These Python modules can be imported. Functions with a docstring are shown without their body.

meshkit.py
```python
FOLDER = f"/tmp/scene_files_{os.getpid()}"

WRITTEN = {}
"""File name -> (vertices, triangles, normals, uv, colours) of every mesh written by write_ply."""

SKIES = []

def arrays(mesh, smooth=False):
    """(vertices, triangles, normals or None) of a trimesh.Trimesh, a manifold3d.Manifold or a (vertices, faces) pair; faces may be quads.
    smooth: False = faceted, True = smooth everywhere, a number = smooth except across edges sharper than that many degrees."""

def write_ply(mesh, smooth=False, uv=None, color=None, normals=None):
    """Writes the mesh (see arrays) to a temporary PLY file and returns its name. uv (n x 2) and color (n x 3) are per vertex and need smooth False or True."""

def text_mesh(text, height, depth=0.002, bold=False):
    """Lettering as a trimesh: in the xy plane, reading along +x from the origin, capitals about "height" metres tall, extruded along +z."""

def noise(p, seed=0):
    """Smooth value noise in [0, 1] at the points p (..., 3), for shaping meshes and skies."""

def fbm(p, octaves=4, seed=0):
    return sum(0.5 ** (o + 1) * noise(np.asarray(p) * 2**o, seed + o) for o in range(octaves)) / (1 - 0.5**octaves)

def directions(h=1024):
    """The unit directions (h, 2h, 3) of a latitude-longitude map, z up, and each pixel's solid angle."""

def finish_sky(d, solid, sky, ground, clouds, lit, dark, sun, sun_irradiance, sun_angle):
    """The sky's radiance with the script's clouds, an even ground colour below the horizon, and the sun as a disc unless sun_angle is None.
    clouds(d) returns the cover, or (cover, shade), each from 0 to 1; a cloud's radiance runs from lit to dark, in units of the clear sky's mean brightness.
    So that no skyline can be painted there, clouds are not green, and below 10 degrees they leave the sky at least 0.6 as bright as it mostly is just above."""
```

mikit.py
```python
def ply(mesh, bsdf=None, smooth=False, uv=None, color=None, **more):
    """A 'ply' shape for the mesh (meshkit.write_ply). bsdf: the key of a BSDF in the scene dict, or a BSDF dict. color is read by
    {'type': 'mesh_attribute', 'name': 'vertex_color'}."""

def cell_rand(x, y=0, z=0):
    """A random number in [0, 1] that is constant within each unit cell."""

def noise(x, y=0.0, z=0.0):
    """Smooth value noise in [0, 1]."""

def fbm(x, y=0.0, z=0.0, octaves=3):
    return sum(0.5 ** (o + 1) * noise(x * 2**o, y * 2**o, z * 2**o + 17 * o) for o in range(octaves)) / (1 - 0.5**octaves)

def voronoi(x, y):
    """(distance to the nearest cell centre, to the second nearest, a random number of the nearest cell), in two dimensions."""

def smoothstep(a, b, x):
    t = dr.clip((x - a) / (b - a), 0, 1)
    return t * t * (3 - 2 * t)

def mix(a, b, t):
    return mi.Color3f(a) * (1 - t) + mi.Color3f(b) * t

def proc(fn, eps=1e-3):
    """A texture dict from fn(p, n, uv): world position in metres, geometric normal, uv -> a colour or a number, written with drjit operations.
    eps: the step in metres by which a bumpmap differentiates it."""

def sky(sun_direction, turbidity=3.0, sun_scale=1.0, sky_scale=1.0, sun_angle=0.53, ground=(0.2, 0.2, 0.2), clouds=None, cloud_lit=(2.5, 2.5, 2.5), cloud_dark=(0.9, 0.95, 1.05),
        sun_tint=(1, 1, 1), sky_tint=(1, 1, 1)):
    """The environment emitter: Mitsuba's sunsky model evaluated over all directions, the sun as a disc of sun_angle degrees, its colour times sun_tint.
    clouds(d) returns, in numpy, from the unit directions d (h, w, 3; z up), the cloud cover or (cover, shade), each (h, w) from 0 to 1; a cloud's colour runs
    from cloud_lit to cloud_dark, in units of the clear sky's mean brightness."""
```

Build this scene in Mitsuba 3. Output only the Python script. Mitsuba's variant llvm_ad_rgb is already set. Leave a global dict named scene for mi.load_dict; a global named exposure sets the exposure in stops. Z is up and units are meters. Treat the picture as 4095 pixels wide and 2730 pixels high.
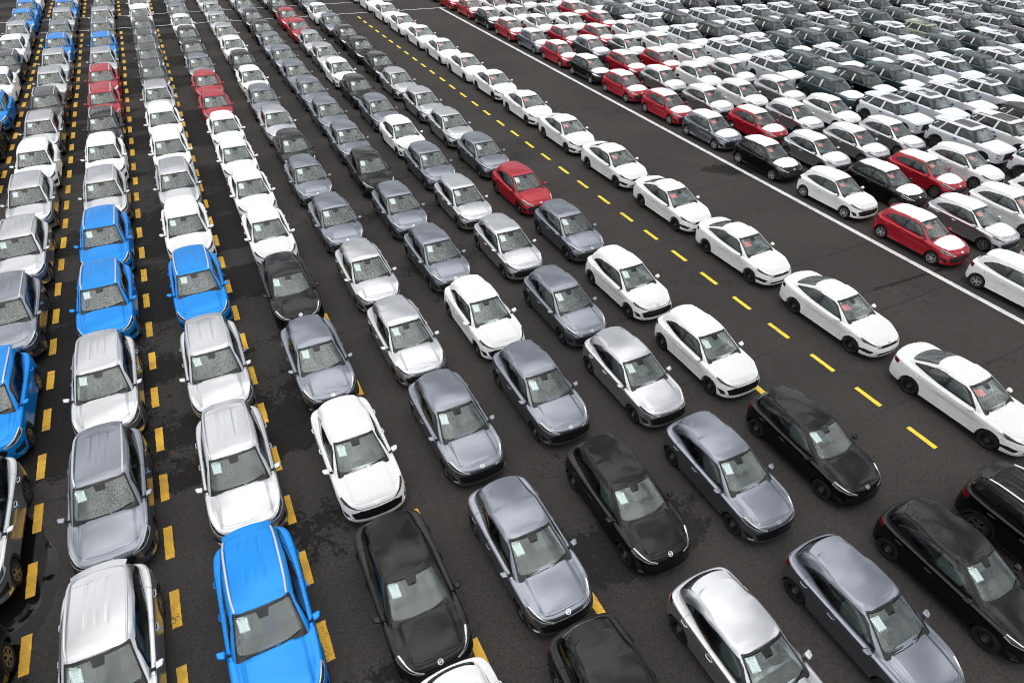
import math, numpy as np, trimesh, drjit as dr, mitsuba as mi, mikit, meshkit
from manifold3d import Manifold, Mesh, CrossSection, FillRule
from scipy.interpolate import PchipInterpolator, LinearNDInterpolator
from shapely.geometry import Polygon, LineString, Point, box as sbox
from shapely.ops import unary_union

scene, labels = {}, {}
T4 = mi.ScalarTransform4f
# ---------------------------------------------------------------- camera: a drone 14.4 m up, looking down the rows
CAM_H, PITCH, ROLL, YAW, FPX = 14.405, math.radians(39.03), math.radians(1.19), math.radians(27.62), 2500.0
_f = np.array([math.sin(YAW) * math.cos(PITCH), math.cos(YAW) * math.cos(PITCH), -math.sin(PITCH)])
_r = np.array([math.cos(YAW), -math.sin(YAW), 0]); _u = np.cross(_r, _f)
_up = -math.sin(ROLL) * _r + math.cos(ROLL) * _u
scene['camera'] = {'type': 'perspective', 'fov': 2 * math.degrees(math.atan(2047.5 / FPX)), 'fov_axis': 'x', 'near_clip': 0.1, 'far_clip': 2000.0,
                   'to_world': T4().look_at(origin=[0, 0, CAM_H], target=(np.array([0, 0, CAM_H]) + _f).tolist(), up=_up.tolist())}
# ---------------------------------------------------------------- light: a bright broken overcast, the sun behind it
def overcast(d):
    """A thick bright overcast: brightest overhead, a third as bright at the horizon, with billows."""
    z = np.clip(d[..., 2], 0, 1)
    p = d / np.maximum(d[..., 2:3] + 0.15, 0.05)
    q = np.stack([p[..., 0] * 1.9 + 2.6, p[..., 1] * 2.6 + 2.6, np.zeros(z.shape)], -1)
    w = (meshkit.fbm(q * 0.7 + 11, 4)[..., None] - .5) * np.array([2.2, 1.6, 0])
    n = np.tanh((meshkit.fbm(q + w, 5) - 0.5) / 0.17)
    f = (.42 + .87 * z) * (1 + .58 * n)
    return np.ones(z.shape), (2.05 - f) / 1.85
scene['sky'] = mikit.sky([-0.25, 0.35, 0.9], turbidity=4, sun_scale=0.015, sun_angle=30, clouds=overcast, cloud_lit=(5.3, 5.27, 5.18), cloud_dark=(0.46, 0.52, 0.62), ground=(0.06, 0.06, 0.06))
exposure = 2.08

# ---------------------------------------------------------------- mesh helpers
def prism(poly, axis, a, b):
    """Shapely polygon(s) swept along x, y or z from a to b: poly is (y,z), (x,z) or (x,y)."""
    out = Manifold()
    for g in getattr(poly, 'geoms', [poly]):
        if g.is_empty or g.area < 1e-7: continue
        rings = [np.array(g.exterior.coords)[:-1]] + [np.array(r.coords)[:-1] for r in g.interiors]
        m = CrossSection(rings, FillRule.EvenOdd).extrude(b - a)
        M = {'z': [[1, 0, 0, 0], [0, 1, 0, 0], [0, 0, 1, a]], 'y': [[1, 0, 0, 0], [0, 0, 1, a], [0, 1, 0, 0]], 'x': [[0, 0, 1, a], [1, 0, 0, 0], [0, 1, 0, 0]]}[axis]
        out = out + m.transform(np.array(M, float))
    return out

def both(m): return m + m.mirror((0, 1, 0))
def rnd(pts, r=0.03):
    p = Polygon(pts).buffer(0)
    return p.buffer(-r, quad_segs=3).buffer(2 * r, quad_segs=3).buffer(-r, quad_segs=3) if r else p
def line(pts, w=0.0045): return LineString(pts).buffer(w, cap_style=2, join_style=2)
def man(v, f):
    m = trimesh.Trimesh(np.asarray(v, float), np.asarray(f), process=False)
    m.merge_vertices(digits_vertex=5)
    m.update_faces(m.nondegenerate_faces(height=1e-9))
    out = Manifold(Mesh(np.asarray(m.vertices, np.float32), np.asarray(m.faces, np.uint32)))
    if out.volume() < 0 or out.is_empty():
        out = Manifold(Mesh(np.asarray(m.vertices, np.float32), np.asarray(m.faces[:, ::-1], np.uint32)))
    return out
def tri(m, only=None):
    """Manifold -> trimesh; only: keep the faces that come from that original surface (a single sheet)."""
    g = m.to_mesh()
    f = g.tri_verts
    if only is not None:
        keep = np.zeros(len(f), bool)
        ri, ro = np.array(g.run_index) // 3, np.array(g.run_original_id)
        for i, o in enumerate(ro):
            if o == only: keep[ri[i]:ri[i + 1]] = True
        f = f[keep]
    t = trimesh.Trimesh(g.vert_properties[:, :3], f, process=False)
    t.remove_unreferenced_vertices()
    return t
def hullpts(p): return Manifold.hull_points(np.asarray(p, float))
def rbox(x0, x1, y0, y1, z0, z1, r=0.02, n=8):
    s = Manifold.sphere(r, n)
    return Manifold.batch_hull([s.translate((x, y, z)) for x in (x0 + r, x1 - r) for y in (y0 + r, y1 - r) for z in (z0 + r, z1 - r)])
def chain(pts, r, n=6):
    out = Manifold()
    rr = r if hasattr(r, '__len__') else [r] * len(pts)
    s = [Manifold.sphere(q, n).translate(tuple(p)) for p, q in zip(pts, rr)]
    for a, b in zip(s[:-1], s[1:]): out = out + Manifold.batch_hull([a, b])
    return out
def lathe(prof, n):
    """Profile (radius, y) closed ring turned about the y axis."""
    p = np.array(prof, float); a = np.linspace(0, 2 * np.pi, n, endpoint=False)
    v = np.stack([p[None, :, 0] * np.cos(a)[:, None], np.repeat(p[None, :, 1], n, 0), p[None, :, 0] * np.sin(a)[:, None]], -1).reshape(-1, 3)
    k = len(p); i, j = np.meshgrid(np.arange(n), np.arange(k), indexing='ij')
    q = np.stack([i * k + j, i * k + (j + 1) % k, (i + 1) % n * k + (j + 1) % k, (i + 1) % n * k + j], -1).reshape(-1, 4)
    return man(v, np.vstack([q[:, [0, 1, 2]], q[:, [0, 2, 3]]]))

# ---------------------------------------------------------------- car skins
def sstep(a, b, x):
    t = np.clip((x - a) / (b - a), 0, 1); return t * t * (3 - 2 * t)
def grid_mesh(P):
    """Half skin P[u, v] (y >= 0, seams at y = 0) -> closed two-sided solid."""
    nu, nv = P.shape[:2]
    P = P.copy(); P[0, :, 1] = 0; P[-1, :, 1] = 0
    bot = P[:, :1].copy(); bot[..., 1] = 0
    P = np.concatenate([bot, P], 1); nv += 1
    i, j = np.meshgrid(np.arange(nu - 1), np.arange(nv - 1), indexing='ij')
    q = np.stack([i * nv + j, (i + 1) * nv + j, (i + 1) * nv + j + 1, i * nv + j + 1], -1).reshape(-1, 4)
    f = np.vstack([q[:, [0, 1, 2]], q[:, [0, 2, 3]]])
    v = P.reshape(-1, 3); w = v * [1, -1, 1]
    return man(np.vstack([v, w]), np.vstack([f, f[:, ::-1] + len(v)]))
def offset_grid(P, d):
    """Moves the skin along its normals by d (outwards > 0)."""
    if d == 0: return P
    Q = P.copy()
    ext = np.concatenate([P[1:2] * [1, -1, 1], P, P[-2:-1] * [1, -1, 1]], 0)
    du = ext[2:] - ext[:-2]
    dv = np.gradient(P, axis=1)
    dv[:, -1] = P[:, -1] - P[:, -2]
    n = np.cross(du, dv); n /= np.linalg.norm(n, axis=-1, keepdims=True) + 1e-9
    if n[len(P) // 2, P.shape[1] // 4, 1] < 0: n = -n
    n[:, -1, 1] = 0
    bad = np.linalg.norm(np.cross(du, dv), axis=-1) < 1e-10
    n[bad] = [0, 0, 1]
    Q = P + d * n
    Q[:, -1, 1] = 0; Q[..., 1] = np.maximum(Q[..., 1], 0)
    return Q

KEYS = ('F', 'FC', 'FW', 'A', 'M', 'RW', 'RC', 'R')
class Skin:
    def __init__(s, c, nu, sub):
        s.c = c
        o = np.array(c['outline'], float)
        t = np.r_[0, np.cumsum(np.linalg.norm(np.diff(o, axis=0), axis=1))]; t /= t[-1]
        fx, fy = PchipInterpolator(t, o[:, 0]), PchipInterpolator(t, o[:, 1])
        s.key_u = [t[i] for i in c['keys']]
        # spacing: finer at the two ends where the outline turns
        u = np.linspace(0, 1, nu)
        s.u = u = u - 0.11 * np.sin(2 * np.pi * u) / (2 * np.pi) * 0 + 0
        x, y = fx(u), fy(u)
        dx, dy = fx(np.clip(u + 1e-3, 0, 1)) - fx(np.clip(u - 1e-3, 0, 1)), fy(np.clip(u + 1e-3, 0, 1)) - fy(np.clip(u - 1e-3, 0, 1))
        n = np.stack([dy, -dx], 1); n[0] = [1, 0]; n[-1] = [-1, 0]; n /= np.linalg.norm(n, axis=1, keepdims=True)
        Z = np.array([PchipInterpolator(s.key_u, r[0])(u) for r in c['rings']])
        I = np.array([PchipInterpolator(s.key_u, r[1])(u) for r in c['rings']])
        k = np.arange(len(Z)); kk = np.linspace(0, len(Z) - 1, (len(Z) - 1) * sub + 1)
        Z, I = PchipInterpolator(k, Z, 0)(kk), PchipInterpolator(k, I, 0)(kk)
        X, Y = x[None] - I * n[None, :, 0], np.maximum(y[None] - I * n[None, :, 1], 0)
        for xa in c['axles']:      # flared arches
            Y += (Y > 0.5) * 0.022 * np.exp(-((X - xa) / 0.40) ** 2 - ((Z - 0.50) / 0.24) ** 2)
        side = np.stack([X, Y, Z], -1).transpose(1, 0, 2)
        e = side[:, -1]
        hc = PchipInterpolator(*np.array(sorted(c['hood'])).T)
        tt = np.linspace(0, 1, 6 * sub)[1:]
        top = np.zeros((nu, len(tt), 3))
        top[..., 0] = e[:, None, 0]; top[..., 1] = e[:, None, 1] * (1 - tt)
        rise = (hc(np.clip(e[:, 0], min(h[0] for h in c['hood']), max(h[0] for h in c['hood']))) - e[:, 2]) * sstep(0.05, 0.45, e[:, 1])
        top[..., 2] = e[:, None, 2] + rise[:, None] * (1 - (1 - tt) ** 2.4)
        cr = c['crease']           # raised middle of the bonnet, narrowing to the nose
        yc = np.interp(top[..., 0], cr[0], cr[1])
        fade = sstep(cr[0][0] + 0.15, cr[0][0] - 0.25, top[..., 0]) * sstep(0.5, 0.8, top[..., 0])
        top[..., 2] += cr[2] * fade * sstep(yc + 0.035, yc - 0.035, top[..., 1]) - 0.5 * cr[2] * fade
        s.low = np.concatenate([side, top], 1)
        # greenhouse
        G = np.array(c['green'], float)     # z xf xr w
        k = np.arange(len(G)); kk = np.linspace(0, len(G) - 1, (len(G) - 1) * sub + 1)
        G = PchipInterpolator(k, G, 0)(kk)
        gu = np.arange(12); nug = int(nu * 0.85)
        uu = np.linspace(0, 11, nug)
        rows = []
        cf, crr, tp = c['plan']
        for z, xf, xr, w in G:
            px = [xf, xf - .012 * cf, xf - .055 * cf, xf - .15 * cf, xf - .27 * cf, xf - .50 * cf, (xf + xr) / 2, xr + .60 * crr, xr + .27 * crr, xr + .11 * crr, xr + .03 * crr, xr]
            py = [0, .32 * w, .63 * w, .87 * w, .955 * w, .99 * w, w, .985 * tp * w, .94 * tp * w, .80 * tp * w, .45 * tp * w, 0]
            rows.append(np.stack([PchipInterpolator(gu, px)(uu), PchipInterpolator(gu, py)(uu), np.full(nug, z)], -1))
        g = np.array(rows).transpose(1, 0, 2)
        e = g[:, -1]
        zc = PchipInterpolator(*np.array(sorted(c['roof'])).T)
        top = np.zeros((nug, len(tt), 3)); top[..., 0] = e[:, None, 0]; top[..., 1] = e[:, None, 1] * (1 - tt)
        rs = [r[0] for r in c['roof']]
        rise = (zc(np.clip(e[:, 0], min(rs), max(rs))) - e[:, 2]) * sstep(0.0, 0.30, e[:, 1])
        top[..., 2] = e[:, None, 2] + rise[:, None] * (1 - (1 - tt) ** 2)
        for yr in c.get('ribs', ()):
            top[..., 2] -= 0.006 * np.exp(-((np.abs(top[..., 1]) - yr) / 0.022) ** 2) * sstep(-0.35, -0.55, top[..., 0]) * sstep(min(rs) + .1, min(rs) + .3, top[..., 0])
        s.gr = np.concatenate([g, top], 1)
        zt = G[-1, 0]            # the roof falls away towards the tail
        s.gr[..., 2] -= c.get('droop', 0) * np.clip((-.25 - s.gr[..., 0]) / 1.3, 0, 1.4) ** 2 * np.clip((s.gr[..., 2] - c['belt']) / (zt - c['belt']), 0, 1)
        s.cache = {}
    def lower(s, d=0.0):
        if ('l', d) not in s.cache: s.cache['l', d] = grid_mesh(offset_grid(s.low, d))
        return s.cache['l', d]
    def green(s, d=0.0):
        if ('g', d) not in s.cache: s.cache['g', d] = grid_mesh(offset_grid(s.gr, d))
        return s.cache['g', d]
    def whole(s, d=0.0):
        if ('w', d) not in s.cache: s.cache['w', d] = s.lower(d) + s.green(d)
        return s.cache['w', d]

# ---------------------------------------------------------------- the four kinds of car (metres, x forward, z up, origin under the middle)
SPEC = {}
SPEC['hatch'] = dict(
    outline=[(2.056, 0), (2.040, .30), (1.965, .58), (1.80, .775), (1.55, .865), (1.226, .888), (.7, .893), (0, .895), (-.7, .897), (-1.344, .895), (-1.75, .86), (-1.93, .72), (-2.02, .4), (-2.057, 0)],
    keys=[0, 3, 5, 6, 7, 9, 11, 13], axles=(1.226, -1.344), wr=.315, track=.765,
    rings=[([.20, .20, .20, .20, .20, .20, .24, .28], [.10, .08, .06, .06, .06, .06, .08, .10]),
           ([.245, .245, .25, .25, .25, .26, .30, .33], [.02, .02, .03, .025, .025, .02, .03, .03]),
           ([.42, .42, .42, .42, .42, .43, .45, .47], [0, 0, .012, .034, .034, .008, .01, 0]),
           ([.585, .60, .62, .60, .60, .63, .66, .68], [.055, .045, 0, .034, .034, .004, 0, .01]),
           ([.70, .70, .74, .76, .765, .80, .84, .86], [.115, .085, .006, .002, 0, 0, .008, .03]),
           ([.745, .755, .835, .865, .885, .925, .95, .96], [.165, .115, .020, .012, .012, .014, .035, .06]),
           ([.77, .785, .875, .90, .915, .955, .98, .99], [.23, .17, .085, .085, .085, .095, .11, .10])],
    hood=[(1.83, .775), (1.72, .825), (1.45, .898), (1.15, .955), (.9, .985), (.5, .96), (-1.8, .96), (-1.96, .99)],
    crease=((1.95, .8), (.36, .56), .030),
    green=[(.80, 1.20, -2.0, .81), (.93, .97, -1.965, .80), (1.15, .57, -1.90, .742), (1.33, .235, -1.78, .672), (1.415, .075, -1.60, .615), (1.447, -.03, -1.50, .555)],
    roof=[(-.02, 1.447), (-.2, 1.480), (-.55, 1.502), (-1.0, 1.488), (-1.5, 1.440)], plan=(1.0, 1.0, .91), droop=.035,
    ws=[(-.715, .90), (.715, .90), (.70, .97), (.552, 1.392), (.3, 1.412), (0, 1.417), (-.3, 1.412), (-.552, 1.392), (-.70, .97)], ws_in=(.034, .036, 0.045), ws_x=-.3,
    dlo=[(.70, .935), (.60, .985), (.20, 1.262), (.03, 1.340), (-.2, 1.365), (-.6, 1.358), (-1.05, 1.298), (-1.30, 1.205), (-1.52, 1.075), (-1.50, 1.035), (-1.2, 1.005), (-.5, .965)],
    win=[[(.50, .985), (.16, 1.225), (-.02, 1.308), (-.2, 1.342), (-.40, 1.346), (-.43, .985)], [(-.53, .99), (-.50, 1.345), (-.7, 1.336), (-1.03, 1.280), (-1.13, 1.245), (-1.15, 1.025)], [(-1.20, 1.035), (-1.185, 1.222), (-1.30, 1.170), (-1.45, 1.09), (-1.44, 1.065)]],
    rear=[(-.58, 1.02), (.58, 1.02), (.50, 1.35), (-.50, 1.35)], rear_x=-1.45,
    head=[(.80, .72), (.60, .668), (.40, .640), (.37, .668), (.55, .728), (.68, .79), (.80, .872), (.92, .885)], head_x=1.42,
    tail=[(.44, .90), (.60, .93), (.95, .97), (.95, .80), (.74, .80), (.46, .84)], tail_x=-1.72,
    grille=[[(-.46, .635), (.46, .635), (.70, .56), (.62, .37), (-.62, .37), (-.70, .56)], [(-.42, .688), (.42, .688), (.52, .655), (-.52, .655)]],
    vents=[[(.87, .54), (.76, .52), (.70, .38), (.80, .34)]], skirt=.27,
    seams_side=[[(.78, .24), (.80, .5), (.70, .92)], [(-.47, .27), (-.50, .95)], [(-.98, .36), (-1.08, .62), (-1.30, .96)], [(.78, .275), (-.99, .285)]],
    seams_top=[[(.93, .70), (1.35, .70), (1.62, .625), (1.75, .46), (1.79, .0), (1.75, -.46), (1.62, -.625), (1.35, -.70), (.93, -.70)]], roof_seam=None,
    handles=((.40 - .80, .80), (-1.22, .845)), mirror=(.56, .865, .975), emblem=(1.985, .748), T=(.075, 1.417), dash=(.62, .90), belt=.93, spoiler=(-1.25, -1.72, .058, .470, .505), wipers='hatch')
SPEC['suv'] = dict(
    outline=[(2.160, 0), (2.150, .30), (2.085, .60), (1.93, .80), (1.66, .885), (1.297, .898), (.7, .90), (0, .90), (-.7, .902), (-1.288, .905), (-1.75, .88), (-2.0, .76), (-2.12, .42), (-2.162, 0)],
    keys=[0, 3, 5, 6, 7, 9, 11, 13], axles=(1.297, -1.288), wr=.338, track=.77,
    rings=[([.24, .24, .24, .24, .24, .24, .28, .32], [.12, .09, .06, .06, .06, .06, .08, .12]),
           ([.29, .29, .29, .29, .29, .30, .34, .37], [.03, .03, .03, .025, .025, .02, .03, .03]),
           ([.48, .48, .47, .47, .47, .48, .52, .54], [0, 0, .012, .034, .034, .008, .01, 0]),
           ([.67, .68, .70, .68, .68, .71, .75, .76], [.03, .03, 0, .034, .034, .004, 0, .01]),
           ([.80, .80, .84, .86, .87, .90, .94, .95], [.07, .055, .006, .002, 0, 0, .008, .02]),
           ([.865, .87, .955, .985, 1.0, 1.03, 1.05, 1.05], [.12, .095, .020, .012, .012, .014, .03, .05]),
           ([.895, .905, 1.0, 1.025, 1.035, 1.065, 1.08, 1.08], [.19, .15, .085, .085, .085, .09, .10, .09])],
    hood=[(1.97, .90), (1.84, .96), (1.5, 1.035), (1.15, 1.075), (.95, 1.098), (.5, 1.06), (-1.9, 1.06), (-2.07, 1.085)],
    crease=((2.0, .9), (.42, .60), .030),
    green=[(.90, 1.22, -2.10, .83), (1.05, .995, -2.07, .815), (1.28, .64, -2.0, .757), (1.47, .325, -1.93, .695), (1.553, .18, -1.86, .645), (1.588, .08, -1.79, .585)],
    roof=[(.09, 1.588), (-.1, 1.612), (-.6, 1.632), (-1.2, 1.625), (-1.8, 1.582)], plan=(1.0, .8, .92), droop=.022, ribs=(0.0, .20, .205),
    ws=[(-.735, 1.0), (.735, 1.0), (.715, 1.08), (.580, 1.53), (.3, 1.549), (0, 1.554), (-.3, 1.549), (-.580, 1.53), (-.715, 1.08)], ws_in=(.034, .036, 0.051), ws_x=-.2,
    dlo=[(.72, 1.05), (.62, 1.10), (.27, 1.39), (.10, 1.468), (-.1, 1.492), (-.6, 1.498), (-1.1, 1.480), (-1.5, 1.425), (-1.78, 1.315), (-1.86, 1.22), (-1.80, 1.165), (-1.2, 1.115), (-.5, 1.08)],
    win=[[(.54, 1.10), (.22, 1.36), (.05, 1.440), (-.12, 1.470), (-.36, 1.476), (-.39, 1.105)], [(-.50, 1.11), (-.47, 1.478), (-.75, 1.474), (-1.12, 1.455), (-1.24, 1.43), (-1.26, 1.15)], [(-1.32, 1.165), (-1.30, 1.412), (-1.48, 1.385), (-1.70, 1.30), (-1.76, 1.215)]],
    rear=[(-.63, 1.13), (.63, 1.13), (.55, 1.50), (-.55, 1.50)], rear_x=-1.75,
    head=[(.86, .82), (.70, .765), (.46, .745), (.44, .79), (.60, .845), (.74, .905), (.84, .972), (.95, .985)], head_x=1.50,
    tail=[(.52, .93), (.62, 1.0), (.95, 1.07), (.95, .88), (.76, .86), (.56, .86)], tail_x=-1.80,
    grille=[[(-.42, .74), (.42, .74), (.50, .66), (.36, .46), (-.36, .46), (-.50, .66)]],
    vents=[[(.86, .66), (.64, .60), (.62, .47), (.84, .45)]], skirt=.33,
    seams_side=[[(.84, .30), (.86, .6), (.76, 1.03)], [(-.44, .33), (-.47, 1.07)], [(-.92, .43), (-1.02, .68), (-1.30, 1.08)], [(.84, .345), (-.92, .355)]],
    seams_top=[[(.98, .715), (1.4, .715), (1.74, .645), (1.89, .48), (1.935, 0), (1.89, -.48), (1.74, -.645), (1.4, -.715), (.98, -.715)]], roof_seam=None,
    handles=((-.36, .90), (-1.17, .94)), mirror=(.62, .875, 1.085), emblem=(2.085, .825), T=(.18, 1.553), dash=(.66, 1.0), belt=1.05, spoiler=(-1.55, -2.01, .062, .50, .555), wipers='suv', rails=(.08, -1.72, .565))
SPEC['sedan'] = dict(
    outline=[(2.337, 0), (2.315, .32), (2.225, .62), (2.03, .81), (1.75, .893), (1.417, .91), (.8, .916), (0, .918), (-.7, .92), (-1.263, .918), (-1.8, .89), (-2.12, .77), (-2.28, .44), (-2.338, 0)],
    keys=[0, 3, 5, 6, 7, 9, 11, 13], axles=(1.417, -1.263), wr=.322, track=.785,
    rings=[([.19, .19, .19, .19, .19, .19, .24, .28], [.10, .08, .06, .06, .06, .06, .08, .10]),
           ([.235, .235, .24, .24, .24, .25, .30, .33], [.02, .02, .03, .025, .025, .02, .03, .03]),
           ([.42, .42, .42, .42, .42, .43, .46, .48], [0, 0, .012, .034, .034, .008, .01, 0]),
           ([.585, .60, .62, .61, .61, .64, .67, .69], [.05, .04, 0, .034, .034, .004, 0, .01]),
           ([.695, .70, .74, .765, .775, .82, .87, .89], [.11, .08, .006, .002, 0, 0, .008, .02]),
           ([.735, .745, .835, .87, .89, .935, .985, 1.0], [.16, .11, .020, .012, .012, .014, .03, .04]),
           ([.76, .775, .875, .905, .92, .965, 1.015, 1.035], [.23, .17, .085, .085, .085, .095, .10, .08])],
    hood=[(2.11, .765), (1.98, .815), (1.7, .885), (1.3, .95), (1.05, .98), (.6, .96), (-1.5, 1.0), (-1.9, 1.045), (-2.15, 1.06), (-2.26, 1.045)],
    crease=((2.2, .9), (.36, .58), .030),
    green=[(.80, 1.36, -2.20, .82), (.93, 1.11, -2.05, .81), (1.13, .735, -1.68, .752), (1.29, .42, -1.30, .69), (1.385, .21, -1.02, .625), (1.417, .10, -.88, .565)],
    roof=[(.11, 1.417), (-.1, 1.450), (-.4, 1.475), (-.65, 1.466), (-.9, 1.428)], plan=(1.0, 1.0, .92),
    ws=[(-.725, .90), (.725, .90), (.71, .97), (.562, 1.36), (.3, 1.381), (0, 1.386), (-.3, 1.381), (-.562, 1.36), (-.71, .97)], ws_in=(.034, .036, 0.042), ws_x=-.2,
    dlo=[(.80, .935), (.68, .99), (.30, 1.262), (.12, 1.325), (-.1, 1.345), (-.45, 1.345), (-.85, 1.298), (-1.2, 1.192), (-1.52, 1.075), (-1.50, 1.035), (-1.2, 1.01), (-.4, .97)],
    win=[[(.58, .99), (.25, 1.225), (.08, 1.292), (-.10, 1.322), (-.30, 1.325), (-.33, .99)], [(-.44, .995), (-.41, 1.325), (-.55, 1.318), (-.85, 1.275), (-1.0, 1.228), (-1.02, 1.03)], [(-1.07, 1.04), (-1.06, 1.205), (-1.2, 1.165), (-1.42, 1.085), (-1.42, 1.065)]],
    rear=[(-.62, 1.08), (.62, 1.08), (.52, 1.375), (-.52, 1.375)], rear_x=-.85,
    head=[(.84, .70), (.62, .655), (.40, .630), (.38, .672), (.56, .718), (.70, .777), (.80, .845), (.93, .86)], head_x=1.55,
    tail=[(.40, .90), (.60, .93), (.98, .965), (.98, .80), (.76, .82), (.42, .85)], tail_x=-1.90,
    grille=[[(-.46, .685), (.46, .685), (.56, .61), (.40, .575), (-.40, .575), (-.56, .61)], [(-.48, .42), (.48, .42), (.58, .30), (-.58, .30)]],
    vents=[[(.62, .47), (.84, .53), (.90, .50), (.90, .40), (.70, .36)]], skirt=.27,
    seams_side=[[(.90, .24), (.92, .5), (.82, .92)], [(-.37, .27), (-.40, .95)], [(-.90, .36), (-1.0, .62), (-1.22, .98)], [(.90, .275), (-.90, .285)]],
    seams_top=[[(1.08, .71), (1.55, .71), (1.86, .635), (2.02, .45), (2.06, 0), (2.02, -.45), (1.86, -.635), (1.55, -.71), (1.08, -.71)], [(-1.85, .68), (-2.20, .62)], [(-1.85, -.68), (-2.20, -.62)]], roof_seam=None,
    handles=((-.30, .815), (-1.10, .85)), mirror=(.66, .885, .975), emblem=(2.255, .715), T=(.21, 1.386), dash=(.74, .90), belt=.93, spoiler=None, wipers='hatch')
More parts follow.
